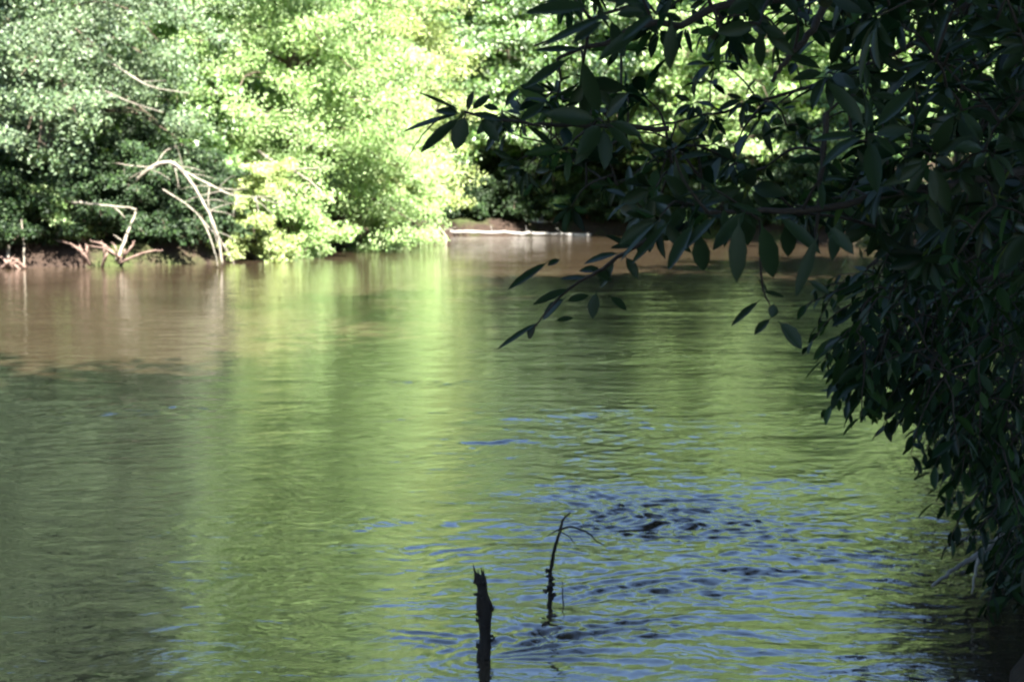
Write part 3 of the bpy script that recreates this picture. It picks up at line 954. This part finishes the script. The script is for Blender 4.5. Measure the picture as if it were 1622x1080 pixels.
# --- the drooping small-leaved shrub low on the right
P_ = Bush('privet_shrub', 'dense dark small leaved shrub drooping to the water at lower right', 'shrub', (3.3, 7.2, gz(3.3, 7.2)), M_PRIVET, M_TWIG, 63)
P_.stem([(3.3, 7.2, .7), (3.0, 6.9, 1.3), (2.5, 6.6, 1.62), (1.9, 6.4, 1.5), (1.55, 6.3, 1.25)], .03, .005)
P_.stem([(3.3, 7.2, .7), (3.1, 7.4, 1.7), (2.7, 7.3, 2.05), (2.1, 7.1, 1.9), (1.75, 7.0, 1.6)], .03, .005)
P_.stem([(3.3, 7.2, .7), (2.9, 6.4, 1.2), (2.5, 6.0, 1.1), (2.15, 5.9, .7)], .022, .005)
P_.stem([(3.3, 7.2, .7), (3.2, 6.6, 1.9), (2.7, 5.9, 2.2), (2.1, 5.5, 1.95), (1.7, 5.4, 1.7)], .025, .005)
rng = np.random.default_rng(64)
low_poly = [(1340, 440), (1420, 380), (1720, 380), (1720, 900), (1640, 900), (1590, 780), (1560, 680), (1490, 640), (1440, 600), (1370, 570), (1345, 520)]
pts = scatter(rng, low_poly, 330, 5.2, 7.8)
pts += scatter(rng, [(1350, 510), (1375, 440), (1480, 420), (1510, 610), (1430, 580), (1370, 550)], 50, 5.6, 6.6)
pts += scatter(rng, [(1480, 620), (1580, 560), (1660, 900), (1580, 880), (1540, 740)], 60, 5.6, 7.2)
pts.sort(key=lambda p: np.linalg.norm(p - P_.base))
for c in pts:
    ax = P_.link(c, .005)
    P_.spray(c, ax * .7 + np.array([-.12, -.05, -.5]), rng.integers(5, 10), rng.uniform(.075, .12), .36, .035)
for a in [(1385, 438, 1330, 466, 5.6, 12), (1380, 452, 1335, 480, 5.6, 10), (1372, 470, 1338, 505, 5.6, 14), (1330, 530, 1290, 570, 5.8, 20), (1345, 540, 1318, 612, 5.8, 20), (1365, 560, 1345, 622, 5.8, 18),
          (1350, 500, 1318, 515, 5.8, 16), (1390, 590, 1366, 628, 5.8, 16), (1405, 585, 1400, 632, 5.8, 22), (1420, 600, 1440, 640, 5.8, 20)]:
    P_.xleaf(*a)
P_.done()

# --- dim evergreens standing close on the right bank behind them
for i, (x, y, H, RAD, s, lab) in enumerate([
        (4.7, 9.7, 6.5, 2.1, 71, 'dark evergreen on the right bank just behind the drooping shrub'),
        (6.9, 14.6, 8.5, 2.7, 72, 'second dark evergreen along the right bank'),
        (10.6, 21.3, 9.5, 3.2, 73, 'third dark evergreen along the right bank'),
        (18.0, 30.6, 11, 3.8, 74, 'farthest dark evergreen along the right bank')]):
    make_tree('evergreen_tree', lab, 'tree', (x, y), H, RAD, .35, M_EVER, s, nlimb=54, ncl=11, per=80, L=.13, W=.055, clump=.45, prof=lambda q: max(.3, 1 - q * .6),
              group='dark evergreens on the right bank', rise=.15, droop=.45)

# --- a pale bare branch dipping into the water at the right, and loose twigs beside it
branch_thing('bare_branch', 'grey bare branch slanting into the water at lower right', 'branch', [
    ([(1600, 838, 6.9), (1560, 872, 6.75), (1520, 895, 6.6), (1478, 928, 6.5)], .018, .007),
    ([(1552, 876, 6.75), (1545, 905, 6.7), (1540, 940, 6.65)], .010, .004),
    ([(1575, 858, 6.8), (1540, 850, 6.7), (1500, 862, 6.6)], .008, .003)], M_BARKG, seed=14)

# --- tall trees of the near bank: they stand behind and beside the viewer and shade the near water
protoS = make_tree('shade_tree', 'tall tree of the near bank shading the near water', 'tree', (3.6, -2.2), 19, 6.6, 6.0, M_SHADE, 81, nlimb=60, ncl=12, per=46, L=.34, W=.2, clump=.95,
                   prof=round_prof, trunk_r=.3, group='tall trees of the near bank')
for x, y, a, s in [(-5, -3.5, 1.0, 1.0), (-13.5, -5, 2.2, 1.0), (10.0, 5.5, 3.1, 1.05), (9.6, 14.5, 4.0, 1.12), (16.5, 22.5, 5.1, 1.15), (25, 30.5, .4, 1.2), (-23, -8, .9, 1.05), (-1, -8, 3.9, 1.1),
                   (6.6, 6.0, 2.7, .78), (14, 10, 1.3, 1.1), (4.6, 2.6, 4.5, .8)]:
    dup(protoS, (x, y, gz(x, y)), a, s)

# ------------------------------------------------------------------ light, sky, camera
EL, AZ = R(50), R(155)
sun = bpy.data.lights.new('sun', 'SUN')
sun.energy = 5.0
sun.angle = R(.5)
sun.color = (1, .95, .86)
so = bpy.data.objects.new('sun', sun)
COL.objects.link(so)
to = Vector((math.sin(AZ) * math.cos(EL), math.cos(AZ) * math.cos(EL), math.sin(EL)))
so.rotation_euler = to.to_track_quat('Z', 'Y').to_euler()
so.location = (0, 0, 40)
wd = bpy.data.worlds.new('World')
S.world = wd
wd.use_nodes = True
nt = wd.node_tree
sky = nt.nodes.new('ShaderNodeTexSky')
sky.sky_type = 'NISHITA'
sky.sun_disc = False
sky.sun_elevation = EL
sky.sun_rotation = AZ
sky.air_density = 1.1
sky.dust_density = .15
sky.ozone_density = 2.5
bg = nt.nodes['Background']
bg.inputs[1].default_value = .057
nt.links.new(sky.outputs[0], bg.inputs[0])

cam = bpy.data.cameras.new('camera')
cam.lens = 50
cam.sensor_width = 36
cam.clip_end = 3000
cam.clip_start = .05
cam.dof.use_dof = True
cam.dof.focus_distance = 5.2
cam.dof.aperture_fstop = 5.0
co = bpy.data.objects.new('camera', cam)
COL.objects.link(co)
co.location = (0, 0, CAMH)
co.rotation_euler = (PI / 2 - TH, 0, 0)
S.camera = co

S.view_settings.view_transform = 'Standard'
S.view_settings.look = 'None'
S.view_settings.gamma = 1
S.view_settings.exposure = 3.25
S.render.engine = 'CYCLES'
c = S.cycles
c.max_bounces = 6
c.diffuse_bounces = 3
c.glossy_bounces = 3
c.transmission_bounces = 3
c.transparent_max_bounces = 4
c.caustics_reflective = False
c.caustics_refractive = False
c.sample_clamp_indirect = 6
c.filter_width = 2.2
c.use_denoising = True
